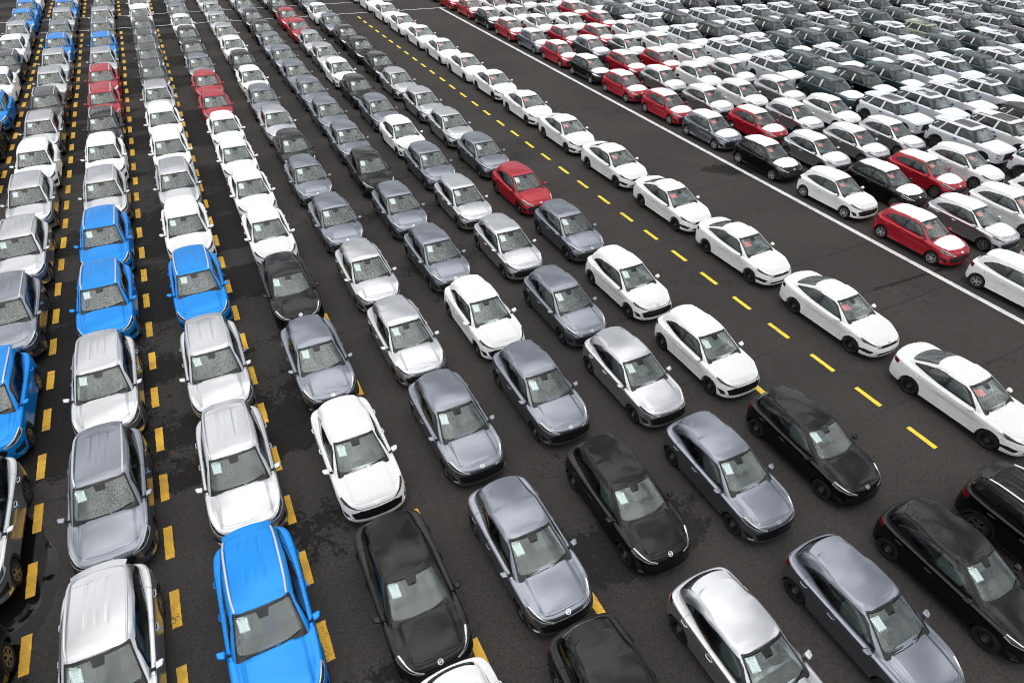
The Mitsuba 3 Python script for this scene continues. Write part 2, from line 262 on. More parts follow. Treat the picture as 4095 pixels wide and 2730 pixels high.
SPEC['box'] = dict(
    outline=[(2.250, 0), (2.243, .34), (2.20, .66), (2.08, .84), (1.80, .915), (1.35, .925), (.8, .925), (0, .927), (-.7, .93), (-1.322, .932), (-1.85, .905), (-2.10, .80), (-2.21, .46), (-2.25, 0)],
    keys=[0, 3, 5, 6, 7, 9, 11, 13], axles=(1.35, -1.322), wr=.365, track=.79,
    rings=[([.26, .26, .26, .26, .26, .26, .30, .34], [.12, .09, .06, .06, .06, .06, .08, .12]),
           ([.31, .31, .31, .31, .31, .32, .36, .39], [.03, .03, .03, .025, .025, .02, .03, .03]),
           ([.52, .52, .52, .52, .52, .53, .56, .58], [0, 0, .010, .02, .02, .008, .01, 0]),
           ([.74, .74, .76, .74, .74, .77, .80, .82], [.012, .010, 0, .024, .024, .004, 0, .01]),
           ([.90, .90, .92, .93, .94, .96, .98, .99], [.015, .012, .003, 0, 0, 0, .01, .02]),
           ([.965, .97, 1.03, 1.05, 1.065, 1.085, 1.09, 1.09], [.04, .04, .016, .012, .012, .014, .03, .05]),
           ([.995, 1.0, 1.065, 1.085, 1.10, 1.12, 1.12, 1.12], [.09, .09, .075, .075, .075, .08, .09, .09])],
    hood=[(2.2, 1.0), (2.05, 1.045), (1.6, 1.09), (1.2, 1.12), (1.0, 1.135), (.5, 1.10), (-1.9, 1.10), (-2.15, 1.12)],
    crease=((2.1, .9), (.50, .60), .018),
    green=[(.95, 1.25, -2.17, .855), (1.11, 1.04, -2.15, .845), (1.32, .745, -2.09, .798), (1.52, .43, -2.02, .748), (1.60, .30, -1.97, .712), (1.634, .21, -1.92, .665)],
    roof=[(.22, 1.634), (0, 1.660), (-.5, 1.677), (-1.2, 1.672), (-1.92, 1.630)], plan=(.9, .6, .96),
    ws=[(-.76, 1.03), (.76, 1.03), (.745, 1.11), (.655, 1.575), (.34, 1.596), (0, 1.601), (-.34, 1.596), (-.655, 1.575), (-.745, 1.11)], ws_in=(.034, .05, 0.048), ws_x=-.1,
    dlo=[(.92, 1.10), (.40, 1.50), (.26, 1.565), (-.1, 1.588), (-1.0, 1.585), (-1.7, 1.560), (-1.90, 1.50), (-2.00, 1.22), (-1.94, 1.175), (-1.2, 1.15), (-.3, 1.125)],
    win=[[(.66, 1.14), (.34, 1.44), (.20, 1.525), (-.02, 1.548), (-.34, 1.55), (-.36, 1.15)], [(-.50, 1.16), (-.48, 1.55), (-1.18, 1.543), (-1.33, 1.18)], [(-1.45, 1.19), (-1.33, 1.535), (-1.66, 1.515), (-1.80, 1.47), (-1.90, 1.24), (-1.86, 1.21)]],
    rear=[(-.66, 1.20), (.66, 1.20), (.60, 1.55), (-.60, 1.55)], rear_x=-1.80,
    head=[(.90, .955), (.66, .925), (.44, .915), (.44, .955), (.66, .965), (.80, .975), (.97, .985)], head_x=1.85,
    tail=[(.60, .95), (.66, 1.04), (.98, 1.07), (.98, .84), (.80, .82), (.62, .84)], tail_x=-1.95,
    grille=[[(-.44, .93), (.44, .93), (.42, .52), (-.42, .52)]],
    vents=[[(.84, .86), (.66, .86), (.66, .80), (.84, .80)], [(.84, .70), (.66, .70), (.66, .64), (.84, .64)]], skirt=.40,
    seams_side=[[(.95, .33), (.97, .6), (.92, 1.08)], [(-.42, .36), (-.44, 1.11)], [(-.93, .46), (-1.03, .74), (-1.36, 1.13)], [(.95, .42), (-.93, .42)]],
    seams_top=[[(1.05, .76), (1.6, .77), (1.95, .73), (2.08, .60), (2.12, 0), (2.08, -.60), (1.95, -.73), (1.6, -.77), (1.05, -.76)]], roof_seam=None,
    handles=((-.32, .97), (-1.20, .99)), mirror=(.72, .90, 1.15), emblem=None, T=(.30, 1.60), dash=(.80, 1.06), belt=1.11, spoiler=(-1.74, -2.13, .05, .58, .63), wipers='suv', rails=(.05, -1.80, .635),
    sunroof=[(.02, .50), (.02, -.50), (-1.05, -.52), (-1.05, .52)])

# ---------------------------------------------------------------- materials
def bsdf(name, **k):
    scene[name] = {'type': 'twosided', 'bsdf': {'type': 'principled', **{a: ({'type': 'rgb', 'value': list(v)} if isinstance(v, tuple) else v) for a, v in k.items()}}}
PAINT = {'W': dict(base_color=(.84, .84, .84), roughness=.22, specular=.5), 'S': dict(base_color=(.62, .63, .65), metallic=.93, roughness=.25, clearcoat=1.0, clearcoat_gloss=.97),
         'G': dict(base_color=(.265, .283, .328), metallic=.92, roughness=.22, clearcoat=1.0, clearcoat_gloss=.97), 'K': dict(base_color=(.003, .003, .0035), roughness=.08, specular=.42),
         'B': dict(base_color=(.0, .27, .82), metallic=.45, roughness=.27, specular=.25, clearcoat=1.0, clearcoat_gloss=.97), 'R': dict(base_color=(.42, .006, .022), metallic=.30, roughness=.25, specular=.5, clearcoat=1.0, clearcoat_gloss=.97),
         'P': dict(base_color=(.80, .825, .87), metallic=.2, roughness=.30, clearcoat=1.0, clearcoat_gloss=.97), 'T': dict(base_color=(.055, .092, .10), metallic=.6, roughness=.28, clearcoat=1.0, clearcoat_gloss=.97),
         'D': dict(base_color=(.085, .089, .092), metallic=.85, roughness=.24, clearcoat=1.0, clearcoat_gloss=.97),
         'V': dict(base_color=(.36, .43, .29), metallic=.2, roughness=.30, clearcoat=1.0, clearcoat_gloss=.97)}
for _k, _v in PAINT.items(): bsdf('paint_' + _k, **_v)
bsdf('gloss_black', base_color=(.010, .010, .011), roughness=.12, specular=.5)
bsdf('plastic', base_color=(.016, .016, .017), roughness=.45, specular=.35)
bsdf('rubber', base_color=(.018, .018, .018), roughness=.75, specular=.2)
bsdf('rim_black', base_color=(.014, .014, .015), roughness=.30, specular=.5)
bsdf('rim_alloy', base_color=(.50, .50, .51), metallic=.9, roughness=.28)
bsdf('rim_grey', base_color=(.16, .16, .165), metallic=.7, roughness=.30)
bsdf('chrome', base_color=(.82, .83, .84), metallic=1.0, roughness=.12)
bsdf('chrome_dark', base_color=(.30, .30, .31), metallic=1.0, roughness=.20)
bsdf('lamp', base_color=(.86, .87, .88), metallic=.55, roughness=.16, specular=.6)
bsdf('lamp_dark', base_color=(.045, .047, .05), metallic=.3, roughness=.12, specular=.6)
bsdf('lamp_red', base_color=(.10, .003, .006), roughness=.10, specular=.6)
bsdf('dash', base_color=(.030, .032, .033), roughness=.6)
bsdf('wheel_black', base_color=(.012, .012, .012), roughness=.5)
bsdf('seat', base_color=(.20, .225, .225), roughness=.45, specular=.4)
bsdf('film', base_color=(.88, .88, .89), roughness=.5, specular=.3)
bsdf('blue_tape', base_color=(.02, .22, .62), roughness=.5)
bsdf('blue_film', base_color=(.03, .06, .24), roughness=.2, specular=.5)
bsdf('mirror_cap', base_color=(.02, .022, .03), roughness=.2)
bsdf('rail', base_color=(.80, .80, .81), metallic=.6, roughness=.25)
bsdf('sunroof', base_color=(.03, .032, .034), roughness=.05, specular=.7)
bsdf('paper_plain', base_color=(.85, .85, .86), roughness=.7)
for _n, _t, _w in (('glass', (.86, .95, .925), .095), ('glass_side', (.62, .70, .69), .06), ('glass_dark', (.20, .22, .22), .06)):   # laminated panes with a slight haze on them
    scene[_n] = {'type': 'blendbsdf', 'weight': _w, 'clear': {'type': 'thindielectric', 'int_ior': 1.38, 'specular_transmittance': {'type': 'rgb', 'value': list(_t)}},
                 'sheen': {'type': 'roughconductor', 'alpha': .045, 'distribution': 'ggx', 'material': 'none', 'specular_reflectance': {'type': 'rgb', 'value': [.92, .98, .96]}}}
def _print(p, n, uv):
    u, v = uv.x, uv.y
    rows = mikit.cell_rand(dr.floor(v * 22), 3)
    ink = (dr.abs(u - .5) < (.10 + .22 * rows)) & (dr.abs(v * 22 - dr.floor(v * 22) - .5) < .24) & (rows > .35) & (v > .10) & (v < .78)
    head = (v > .83) & (v < .95) & (dr.abs(u - .5) < .36) & (mikit.cell_rand(dr.floor(u * 26), dr.floor(v * 14)) > .3)
    edge = (dr.abs(u - .5) > .40) & (dr.abs(u - .5) < .455) & (v > .12) & (v < .62)
    foot = (v < .07) & (v > .03) & (dr.abs(u - .45) < .33)
    return mikit.mix((.97, .98, .98), (.20, .34, .42), dr.select(ink | head | edge | foot, mi.Float(.75), mi.Float(0)))
def _print_red(p, n, uv):
    u, v = uv.x, uv.y
    rows = mikit.cell_rand(dr.floor(v * 12), 5)
    ink = (dr.abs(u - .5) < (.15 + .22 * rows)) & (dr.abs(v * 12 - dr.floor(v * 12) - .5) < .2) & (v > .2) & (v < .85) & (rows > .4)
    frame = ((dr.abs(u - .5) > .40) & (dr.abs(u - .5) < .425) & (dr.abs(v - .5) < .42)) | ((dr.abs(v - .5) > .38) & (dr.abs(v - .5) < .42) & (dr.abs(u - .5) < .425))
    return mikit.mix((.95, .24, .25), (.62, .07, .09), dr.select(ink | frame, mi.Float(.8), mi.Float(0)))
bsdf('paper', base_color=mikit.proc(_print), roughness=.6)
bsdf('paper_red', base_color=mikit.proc(_print_red), roughness=.6)

# ---------------------------------------------------------------- one car of a kind, as parts
LOD = [(112, 4), (62, 2), (44, 1)]
def build_car(kind, lod, film=False):
    """{part name: (trimesh, material slot, smoothing, uv)}; film: the variant delivered under white protective film."""
    c = SPEC[kind]; nu, sub = LOD[lod]; s = Skin(c, nu, sub); P = {}
    hi, mid = lod == 0, lod <= 1
    def put(name, m, mat, smooth=34, only=None, uv=None):
        if not isinstance(m, trimesh.Trimesh) and only is None: m = m.simplify((.00005, .0002, .0015)[lod] if name == 'body' else (.0006, .0015, .004)[lod])
        t = m if isinstance(m, trimesh.Trimesh) else tri(m, only)
        if len(t.faces):
            k, i = name, 0
            while k in P:
                i += 1; k = f'{name}_{i:03d}'
            P[k] = (t, mat, smooth, uv); return k
    wr = c['wr']
    frontal = s.gr[: int(len(s.gr) * .5)].reshape(-1, 3)
    frontal = np.vstack([frontal, frontal * [1, -1, 1]])
    frontal = frontal[(frontal[:, 0] > c['ws_x'])]
    gx = LinearNDInterpolator(frontal[:, 1:], frontal[:, 0])
    lowp = s.low[:, : s.low.shape[1] // 2].reshape(-1, 3)
    gy = LinearNDInterpolator(lowp[:, [0, 2]], lowp[:, 1])
    # --- solids
    core = s.whole(-.012)
    cut = Manifold()
    for xa in c['axles']:
        w = Manifold.cylinder(.42, wr + .055, wr + .055, 40 if hi else 20).rotate((90, 0, 0)).translate((xa, 1.02, wr))
        cut = cut + both(w)
    hollow = s.green(-.045).trim_by_plane((0, 0, 1), c['belt'] - .10)
    fl = Manifold.cube((2.6, 1.36, .60)).translate((-1.75, -.68, .42)).trim_by_plane((-1, 0, 0), -(c['dash'][0] + .0))
    hollow = hollow + (fl ^ s.whole(-.05))
    dlo = rnd(c['dlo'], .03); wins = [rnd(w, .02) for w in c['win']]
    dprism = prism(dlo, 'y', .42, 1.3)
    wso = rnd(c['ws'], .025)
    zlo, zhi = min(p[1] for p in c['ws']), max(p[1] for p in c['ws'])
    sd, tp, bt = c['ws_in']
    zb = c['hood_z'] if 'hood_z' in c else c['belt'] + .045
    inner = wso.buffer(-sd, quad_segs=3).intersection(sbox(-2, zb + bt * .45, 2, zhi - tp))
    inner = inner.buffer(-.04, quad_segs=3).buffer(.04, quad_segs=3)
    sens = Polygon([(-.135, zhi), (.135, zhi), (.10, zhi - .115), (-.10, zhi - .115)])
    inner = inner.difference(sens)
    wprism = prism(wso, 'x', c['ws_x'], 1.6)
    rear = rnd(c['rear'], .05); rprism = prism(rear, 'x', -2.4, c['rear_x'])
    body = s.lower() + (s.green() - both(dprism) - wprism - rprism) - cut - hollow
    g_out, g_in = s.green(-.003), s.green(-.022)
    gl = s.green(-.006).as_original(); gid = gl.original_id()
    skin = g_out - g_in
    # --- glazing
    put('windshield', gl ^ prism(inner.buffer(.006), 'x', c['ws_x'], 1.6), 'glass', True, gid)
    put('windshield__black_border', skin ^ prism(wso.difference(inner), 'x', c['ws_x'], 1.6), 'gloss_black')
    allw = unary_union(wins)
    for sg in (1, -1):
        fl_ = (lambda m: m) if sg > 0 else (lambda m: m.mirror((0, 1, 0)))
        put('window_frame', fl_(skin ^ prism(dlo.difference(allw), 'y', .40, 1.3)), 'gloss_black')
        for i, w in enumerate(wins):
            t = gl ^ fl_(prism(w.buffer(.004), 'y', .40, 1.3))
            put('front_side_window' if i == 0 else 'rear_side_window' if i == 1 else 'quarter_window', t, 'glass_side' if i == 0 else 'glass_dark', True, gid)
    put('rear_window', gl ^ prism(rear.buffer(.004), 'x', -2.4, c['rear_x']), 'glass_dark', True, gid)
    # --- lamps, grille, seams
    shell = lambda a, b: s.whole(a) - s.whole(b)
    lampsh, deep = shell(-.003, -.03), shell(-.028, -.06)
    for sg in (1, -1):
        fl_ = (lambda m: m) if sg > 0 else (lambda m: m.mirror((0, 1, 0)))
        hp = rnd(c['head'], .012); hm = fl_(prism(hp, 'x', c['head_x'], 2.5))
        k = put('headlight', lampsh ^ hm, 'lamp')
        body = body - hm
        if mid:
            inn = hp.buffer(-.022, quad_segs=2)
            z0 = max(p[1] for p in c['head'])
            inn = inn.intersection(sbox(.2, 0, .845, z0))
            put(k + '__housing', shell(-.0005, -.02) ^ fl_(prism(inn, 'x', c['head_x'], 2.5)), 'lamp_dark')
        tm = fl_(prism(rnd(c['tail'], .012), 'x', -2.5, c['tail_x']))
        put('taillight', lampsh ^ tm, 'lamp_red'); body = body - tm
        if mid:
            for v in c['vents']:
                vm = fl_(prism(rnd(v, .01), 'x', 1.4, 2.5))
                put('bumper_vent', deep ^ vm, 'plastic'); body = body - vm
    for i, g in enumerate(c['grille']):
        gm = prism(rnd(g, .008), 'x', 1.5, 2.5)
        k = put('grille', deep ^ gm, 'plastic'); body = body - gm
        if k and (hi or (mid and kind == 'box')):
            zs = [p[1] for p in g]; ys = [p[0] for p in g]
            if kind == 'box':
                bars = unary_union([sbox(y - .007, min(zs), y + .007, max(zs)) for y in np.arange(min(ys) + .05, max(ys), .062)])
            else:
                bars = unary_union([sbox(min(ys), z - .006, max(ys), z + .006) for z in np.arange(min(zs) + .035, max(zs), .042)])
            put(k + '__bars', shell(-.006, -.03) ^ prism(bars.intersection(rnd(g, .008)), 'x', 1.5, 2.5), 'chrome_dark' if kind == 'box' else 'gloss_black')
    if mid:
        sw = .0050 if hi else .007
        ins = core
        sm = Manifold()
        for l in c['seams_side']:
            sm = sm + both(prism(line(l, sw), 'y', .5, 1.3))
        for l in c['seams_top']:
            sm = sm + prism(line(l, sw), 'z', .55, c['belt'] + .16)
        if c['roof_seam']: sm = sm + prism(sbox(c['roof_seam'] - sw, -.57, c['roof_seam'] + sw, .57), 'z', 1.3, 1.8)
        sm = sm + prism(line([(c['T'][0] - .025, -.6), (c['T'][0] - .012, 0), (c['T'][0] - .025, .6)], sw), 'z', 1.3, 1.8)
        body = body - (sm - ins)
    if mid:
        up, lo = body.split_by_plane((0, 0, 1), c['skirt'])
        put('body', up, 'paint'); put('lower_trim', lo, 'plastic')
    else:
        put('body', body, 'paint')
    put('wheel_well', both(Manifold.cylinder(.05, wr + .05, wr + .05, 16).rotate((90, 0, 0)).translate((c['axles'][0], .62, wr)) + Manifold.cylinder(.05, wr + .05, wr + .05, 16).rotate((90, 0, 0)).translate((c['axles'][1], .62, wr))), 'plastic')
    if mid and kind in ('suv', 'box'):
        for xa in c['axles']:
            ring = Point(xa, wr).buffer(wr + .115, 24).difference(Point(xa, wr).buffer(wr + .056, 24)).intersection(sbox(-3, .24, 3, 2))
            tr = shell(.010, -.01) ^ prism(ring, 'y', .6, 1.3)
            put('arch_trim', tr, 'plastic'); put('arch_trim', tr.mirror((0, 1, 0)), 'plastic')
    if kind == 'box':
        put('sunroof', shell(.002, -.01) ^ prism(rnd(c['sunroof'], .05), 'z', 1.4, 1.8), 'sunroof')
    if c['spoiler']:           # carries the roof on over the rear window
        x0, x1, drop, w0, w1 = c['spoiler']
        topg = s.gr[:, -6 * sub:].reshape(-1, 3); topg = np.vstack([topg, topg * [1, -1, 1]])
        gz = LinearNDInterpolator(topg[:, :2], topg[:, 2])
        pts = []
        for q in np.linspace(-1, 1, 15):
            zf = gz(x0, q * w0 * .98); zf = float(zf) if np.isfinite(zf) else c['roof'][-1][1] - .02
            xe = x1 + .10 * abs(q) ** 2.5
            pts += [(x0, q * w0, zf + .002), (x0, q * w0, zf - .04), (xe, q * w1, zf - drop - .015 * q * q), (xe + .014, q * w1, zf - drop - .022 - .015 * q * q)]
        put('spoiler', hullpts(pts), 'paint', 30)
    # --- wheels
    w = .205 if kind != 'box' else .225
    n = 40 if hi else 24 if mid else 14
    rr = wr * .67
    tyre = [(rr, -w / 2 + .01), (wr - .045, -w / 2), (wr - .012, -w / 2 + .018), (wr, -w / 2 + .05), (wr, w / 2 - .05), (wr - .012, w / 2 - .018), (wr - .045, w / 2), (rr, w / 2 - .01), (rr - .012, w / 2 - .02), (rr - .012, -w / 2 + .02)]
    tyre_m = tri(lathe(tyre, n))
    def rim(style):
        out = []
        if style == 'steel':
            pr = [(0, .02), (.07, .02), (.085, .045), (.11, .05), (rr * .62, .012), (rr * .80, .006), (rr * .86, .058), (rr - .008, .068), (rr - .006, .03), (rr - .02, -.06), (0, -.06)]
            m = lathe(pr, n)
            if mid:
                for a in np.arange(0, 2 * np.pi, 2 * np.pi / 10): m = m - Manifold.cylinder(.2, .013, .013, 8).rotate((90, 0, 0)).translate((np.cos(a) * rr * .70, .1, np.sin(a) * rr * .70))
            out.append(('rim', m, 'rim_black'))
            if mid:
                lug = Manifold()
                for a in np.arange(0, 2 * np.pi, 2 * np.pi / 5): lug = lug + Manifold.cylinder(.02, .012, .010, 8).rotate((-90, 0, 0)).translate((np.cos(a) * .054, .018, np.sin(a) * .054))
                lug = lug + lathe([(.018, .018), (.03, .018), (.03, .026), (.018, .026)], 12)
                out.append(('wheel_nuts', lug, 'chrome'))
        else:
            out.append(('rim', lathe([(0, -.04), (rr - .004, -.04), (rr - .004, -.05), (0, -.05)], n), 'rim_black'))
            disc = Point(0, 0).buffer(rr - .002, 24).difference(Point(0, 0).buffer(rr - .026, 24)).union(Point(0, 0).buffer(.062, 10))
            for k in range(5):
                a = 2 * np.pi * k / 5 + .3
                e = lambda q, r_: (np.cos(a + q) * r_, np.sin(a + q) * r_)
                disc = disc.union(LineString([e(-.1, .05), e(-.13, rr * .55), e(-.33, rr - .012)]).buffer(.016)).union(LineString([e(.1, .05), e(.13, rr * .55), e(.33, rr - .012)]).buffer(.016))
                disc = disc.union(LineString([e(0, .05), e(0, rr * .52)]).buffer(.024))
            disc = disc.simplify((.0005, .0025, .004)[lod])
            out.append(('spokes', prism(disc, 'y', .035, .065), 'rim_alloy'))
        return out
    style = 'alloy' if kind in ('suv', 'box') or film is True else 'steel'
    for xa in c['axles']:
        for sg in (1, -1):
            M = np.eye(4); M[1, 1] = sg; M[:3, 3] = (xa, sg * c['track'], wr)
            t = tyre_m.copy(); t.apply_transform(M)
            if sg < 0: t.invert() if t.volume < 0 else None
            k = put('wheel', t, 'rubber', 50)
            for nm, m, mat in rim(style):
                q = tri(m if sg > 0 else m.mirror((0, 1, 0))); q.apply_translation((xa, sg * (c['track']), wr))
                q.vertices[:, 1] += sg * (w / 2 - .075)
                put(f'{k}__{nm}', q, 'rim_grey' if mat == 'rim_alloy' and kind != 'hatch' else mat, 40)
    # --- mirrors, handles, rails, wipers, emblem
    mx, my, mz = c['mirror']
    for sg in (1, -1):
        fl_ = (lambda m: m) if sg > 0 else (lambda m: m.mirror((0, 1, 0)))
        sp = lambda x, y, z, r: Manifold.sphere(r, 14 if hi else 8).translate((x, y, z))
        cap = Manifold.batch_hull([sp(mx - .03, my + .05, mz + .005, .054), sp(mx - .05, my + .142, mz + .018, .046), sp(mx + .05, my + .055, mz + .006, .036), sp(mx + .03, my + .13, mz + .012, .032)])
        top, bot = cap.split_by_plane((0, 0, 1), mz - .022)
        arm = chain([(mx + .03, my - .09, mz - .055), (mx + .01, my + .06, mz - .03)], [.035, .022], 6)
        k = put('mirror', fl_(top), 'mirror_cap' if kind == 'box' else 'paint')
        put(k + '__base', fl_(bot + arm), 'plastic')
        for hx, hz in c['handles'] if mid else ():
            y0 = float(gy(hx, hz)); y1 = float(gy(hx - .1, hz)); y2 = float(gy(hx + .1, hz))
            bar = chain([(hx - .10, y1 - .006, hz), (hx - .07, y1 + .030, hz + .004), (hx + .06, y2 + .034, hz + .004), (hx + .10, y2 - .006, hz)], [.014, .016, .016, .014], 8)
            k = put('door_handle', fl_(bar), 'paint')
            cupm = Manifold.sphere(1, 16).scale((.085, .008, .032)).translate((hx - .005, (y1 + y2) / 2 + .001, hz - .006))
            put(k + '__cup', fl_(cupm), 'gloss_black')
        if kind == 'suv' and sg > 0 and mid:
            hx, hz = c['handles'][0]; y0 = float(gy(hx + .1, hz)) + .045
            put('handle_tag', hullpts([(hx + .10, y0 + .01, hz + .03), (hx + .13, y0 + .05, hz + .045), (hx + .06, y0 + .03, hz + .03), (hx + .05, y0 + .05, hz + .01), (hx + .12, y0 + .04, hz - .02), (hx + .09, y0, hz + .0)]), 'blue_tape', False)
        if kind == 'box':
            hx, hz = c['handles'][0]; y0 = float(gy(hx, hz)) + .034
            put('handle_film', fl_(rbox(hx - .11, hx + .10, y0 - .03, y0 + .022, hz - .035, hz + .03, .018, 6)), 'blue_film')
            put(k.replace('door_handle', 'door_handle') if False else 'mirror_film', fl_(Manifold.batch_hull([sp(mx - .06, my + .07, mz + .035, .040), sp(mx - .065, my + .15, mz + .045, .036)])), 'blue_film')
    if 'rails' in c and not film == 'norail':
        xa, xb, yr = c['rails']
        zr = lambda x: float(PchipInterpolator(*np.array(sorted(c['roof'])).T)(x)) - .004
        xs = np.linspace(xa, xb, 9)
        for sg in (1, -1):
            yy = [yr - .035 * (abs(x - (xa + xb) / 2) / ((xa - xb) / 2)) ** 4 for x in xs]
            h = .040 if kind == 'suv' else .045
            zz = [zr(x) - .035 * (yr / .6) + (h if 0 < i < 8 else .005) for i, x in enumerate(xs)]
            rail = chain([(x, sg * y, z) for x, y, z in zip(xs, yy, zz)], .025 if kind == 'suv' else .018, 8)
            put('roof_rail', rail, 'rail')
    if mid:
        zc = c['belt'] + .055
        P0 = lambda y, z, o: (float(gx(y, z)) + o * .5, y, z + o)
        for pts in ([(-.52, zc - .018), (-.22, zc - .004), (.08, zc + .004)], [(.10, zc - .012), (.36, zc + .012), (.60, zc + .024)], ):
            put('wiper', chain([P0(y, z, .012) for y, z in pts], .011, 6), 'plastic')
        put('rear_wiper', chain([(c['rear_x'] - .42 if kind != 'sedan' else -1.0, 0, c['rear'][0][1] + .03), (c['rear_x'] - .36 if kind != 'sedan' else -1.0, .32, c['rear'][0][1] + .07)], .012, 6), 'plastic') if kind != 'sedan' else None
    if c['emblem'] and mid:
        prof = s.low[0]; ez = c['emblem'][1]
        i = int(np.argmin(abs(prof[: s.low.shape[1] // 2, 2] - ez))); ex = float(prof[i, 0])
        d = prof[min(i + 1, len(prof) - 1)] - prof[max(i - 1, 0)]; d /= np.linalg.norm(d)
        nrm = np.array([d[2], 0, -d[0]])
        R = np.eye(4); R[:3, 0] = (0, 1, 0); R[:3, 1] = d; R[:3, 2] = nrm; R[:3, 3] = np.array([ex, 0, prof[i, 2]]) + nrm * .004
        octo = lambda r: Polygon([(r * np.cos(a), r * np.sin(a)) for a in np.arange(8) * np.pi / 4 + np.pi / 8])
        tm = meshkit.text_mesh('MG', .052, .006, True); tm.apply_translation(-(tm.bounds[0] + tm.bounds[1]) / 2 * [1, 1, 0])
        ring = tri(prism(octo(.066).difference(octo(.054)), 'z', 0, .006))
        em = trimesh.util.concatenate([tm, ring]) if hi else tri(prism(octo(.06), 'z', 0, .006))
        em.apply_transform(R); put('emblem', em, 'chrome', False)
    # --- cabin
    dx, dz = c['dash']
    dash = (rbox(dx - .18, dx + .75, -.66, .66, dz - .35, dz + .015, .04) ^ s.green(-.03))
    put('dashboard', dash, 'dash', False)
    for sy in (.36, -.36):
        bx = dx - .98
        seat = Manifold.batch_hull([Manifold.sphere(.07, 8).translate(p) for p in ((bx + .02, sy - .17, .62), (bx + .02, sy + .17, .62), (bx + .50, sy - .17, .66), (bx + .50, sy + .17, .66))])
        back = Manifold.batch_hull([Manifold.sphere(.06, 8).translate(p) for p in ((bx, sy - .17, .66), (bx, sy + .17, .66), (bx - .16, sy - .15, dz + .20), (bx - .16, sy + .15, dz + .20))])
        headr = Manifold.batch_hull([Manifold.sphere(.05, 8).translate(p) for p in ((bx - .17, sy - .08, dz + .28), (bx - .17, sy + .08, dz + .28), (bx - .19, sy - .07, dz + .36), (bx - .19, sy + .07, dz + .36))])
        put('seat', (seat + back + headr) ^ s.green(-.03).trim_by_plane((0, 0, 1), c['belt']) + (seat + back).trim_by_plane((0, 0, -1), -c['belt']), 'seat', 50)
    put('rear_seat', rbox(dx - 1.95, dx - 1.75, -.58, .58, .55, dz + .14, .06) ^ s.whole(-.03), 'dash', 50)
    if mid:
        tor = trimesh.creation.torus(.18, .017, major_sections=24 if hi else 14, minor_sections=8 if hi else 5)
        tor = trimesh.util.concatenate([tor, tri(rbox(-.17, .17, -.03, .03, -.012, .012, .01, 6)), tri(rbox(-.06, .06, -.06, .06, -.015, .025, .012, 6))])
        a = np.radians(66); tor.apply_transform(trimesh.transformations.rotation_matrix(-a, (0, 1, 0))); tor.apply_translation((dx - .27, .36, dz + .015))
        put('steering_wheel', tor, 'wheel_black', 50)
    # --- papers behind the windscreen
    def paper(name, y, z, wd, hz, mat, tilt=0.0, off=.014):
        yy, zz = np.meshgrid(np.linspace(-wd / 2, wd / 2, 5), np.linspace(-hz / 2, hz / 2, 5), indexing='ij')
        Y = y + yy; Z = z + zz + tilt * yy
        V = np.stack([gx(Y, Z) - off, Y, Z - off], -1).reshape(-1, 3)
        i, j = np.meshgrid(np.arange(4), np.arange(4), indexing='ij')
        q = np.stack([i * 5 + j, (i + 1) * 5 + j, (i + 1) * 5 + j + 1, i * 5 + j + 1], -1).reshape(-1, 4)
        uv = np.stack([(yy / wd + .5), (zz / hz + .5)], -1).reshape(-1, 2)
        f = np.vstack([q[:, [0, 1, 2]], q[:, [0, 2, 3]]])
        P['@' + name] = (trimesh.Trimesh(V, f, process=False), mat, True, uv)
    zt = zhi - tp
    pk = 'paper_red' if (kind == 'sedan' or film is True) else 'paper'
    if kind == 'box':
        paper('paper_tag', -.46 if film != 'left' else .46, zt - .055, .15, .060, 'paper_plain', .05)
    elif pk == 'paper':
        paper('delivery_sheet', -.415, zt - .098, .205, .135, pk, .04)
        paper('delivery_tag', -.43, zt - .018, .12, .012, 'paper_plain', .03)
    else:
        paper('delivery_sheet', -.33 if film else -.40, zt - .105, .27, .105, pk, -.02)
        paper('delivery_tag', -.47, zt - .018, .09, .012, 'paper_plain', .03)
    # --- white film
    if film is True and kind == 'hatch':
        rng = np.random.default_rng(5)
        def jag(pts, amp):
            L = LineString(pts + pts[:1]); d = np.arange(0, L.length, .07)
            q = np.array([L.interpolate(t).coords[0] for t in d]); q += rng.normal(0, amp, q.shape); return Polygon(q).buffer(0)
        hood = jag([(1.71, .34), (1.62, .56), (1.36, .69), (.98, .74), (.90, .3), (.90, -.3), (.98, -.74), (1.36, -.69), (1.62, -.56), (1.71, -.34), (1.735, 0)], .011)
        put('bonnet_film', shell(.008, .002) ^ prism(hood, 'z', .7, 1.2), 'film', 30)
        roof = jag([(.03, .54), (-.5, .60), (-1.2, .56), (-1.62, .50), (-1.66, 0), (-1.62, -.50), (-1.2, -.56), (-.5, -.60), (.03, -.54), (.06, 0)], .008)
        put('roof_film', shell(.022, .002) ^ prism(roof, 'z', 1.36, 1.6), 'film', 30)
    if kind == 'box':
        hood = Polygon([(2.14, .40), (2.04, .66), (1.8, .77), (1.15, .80), (1.06, .3), (1.06, -.3), (1.15, -.80), (1.8, -.77), (2.04, -.66), (2.14, -.40), (2.16, 0)])
        put('bonnet_film', shell(.008, .002) ^ prism(hood, 'z', .9, 1.2), 'film', 30)
        for sg in (1, -1):
            fl_ = (lambda m: m) if sg > 0 else (lambda m: m.mirror((0, 1, 0)))
            for q in ([(-.37, 1.13), (-.49, 1.13), (-.47, 1.57), (-.35, 1.57)], [(-1.40, 1.16), (-1.30, 1.34), (-1.18, 1.56), (-1.27, 1.56), (-1.38, 1.34), (-1.52, 1.16)], [(-1.62, 1.50), (-1.72, 1.49), (-1.90, 1.33), (-1.84, 1.30)]):
                put('pillar_film', fl_(s.green(.005) - s.green(-.001)) ^ fl_(prism(Polygon(q), 'y', .4, 1.3)), 'film')
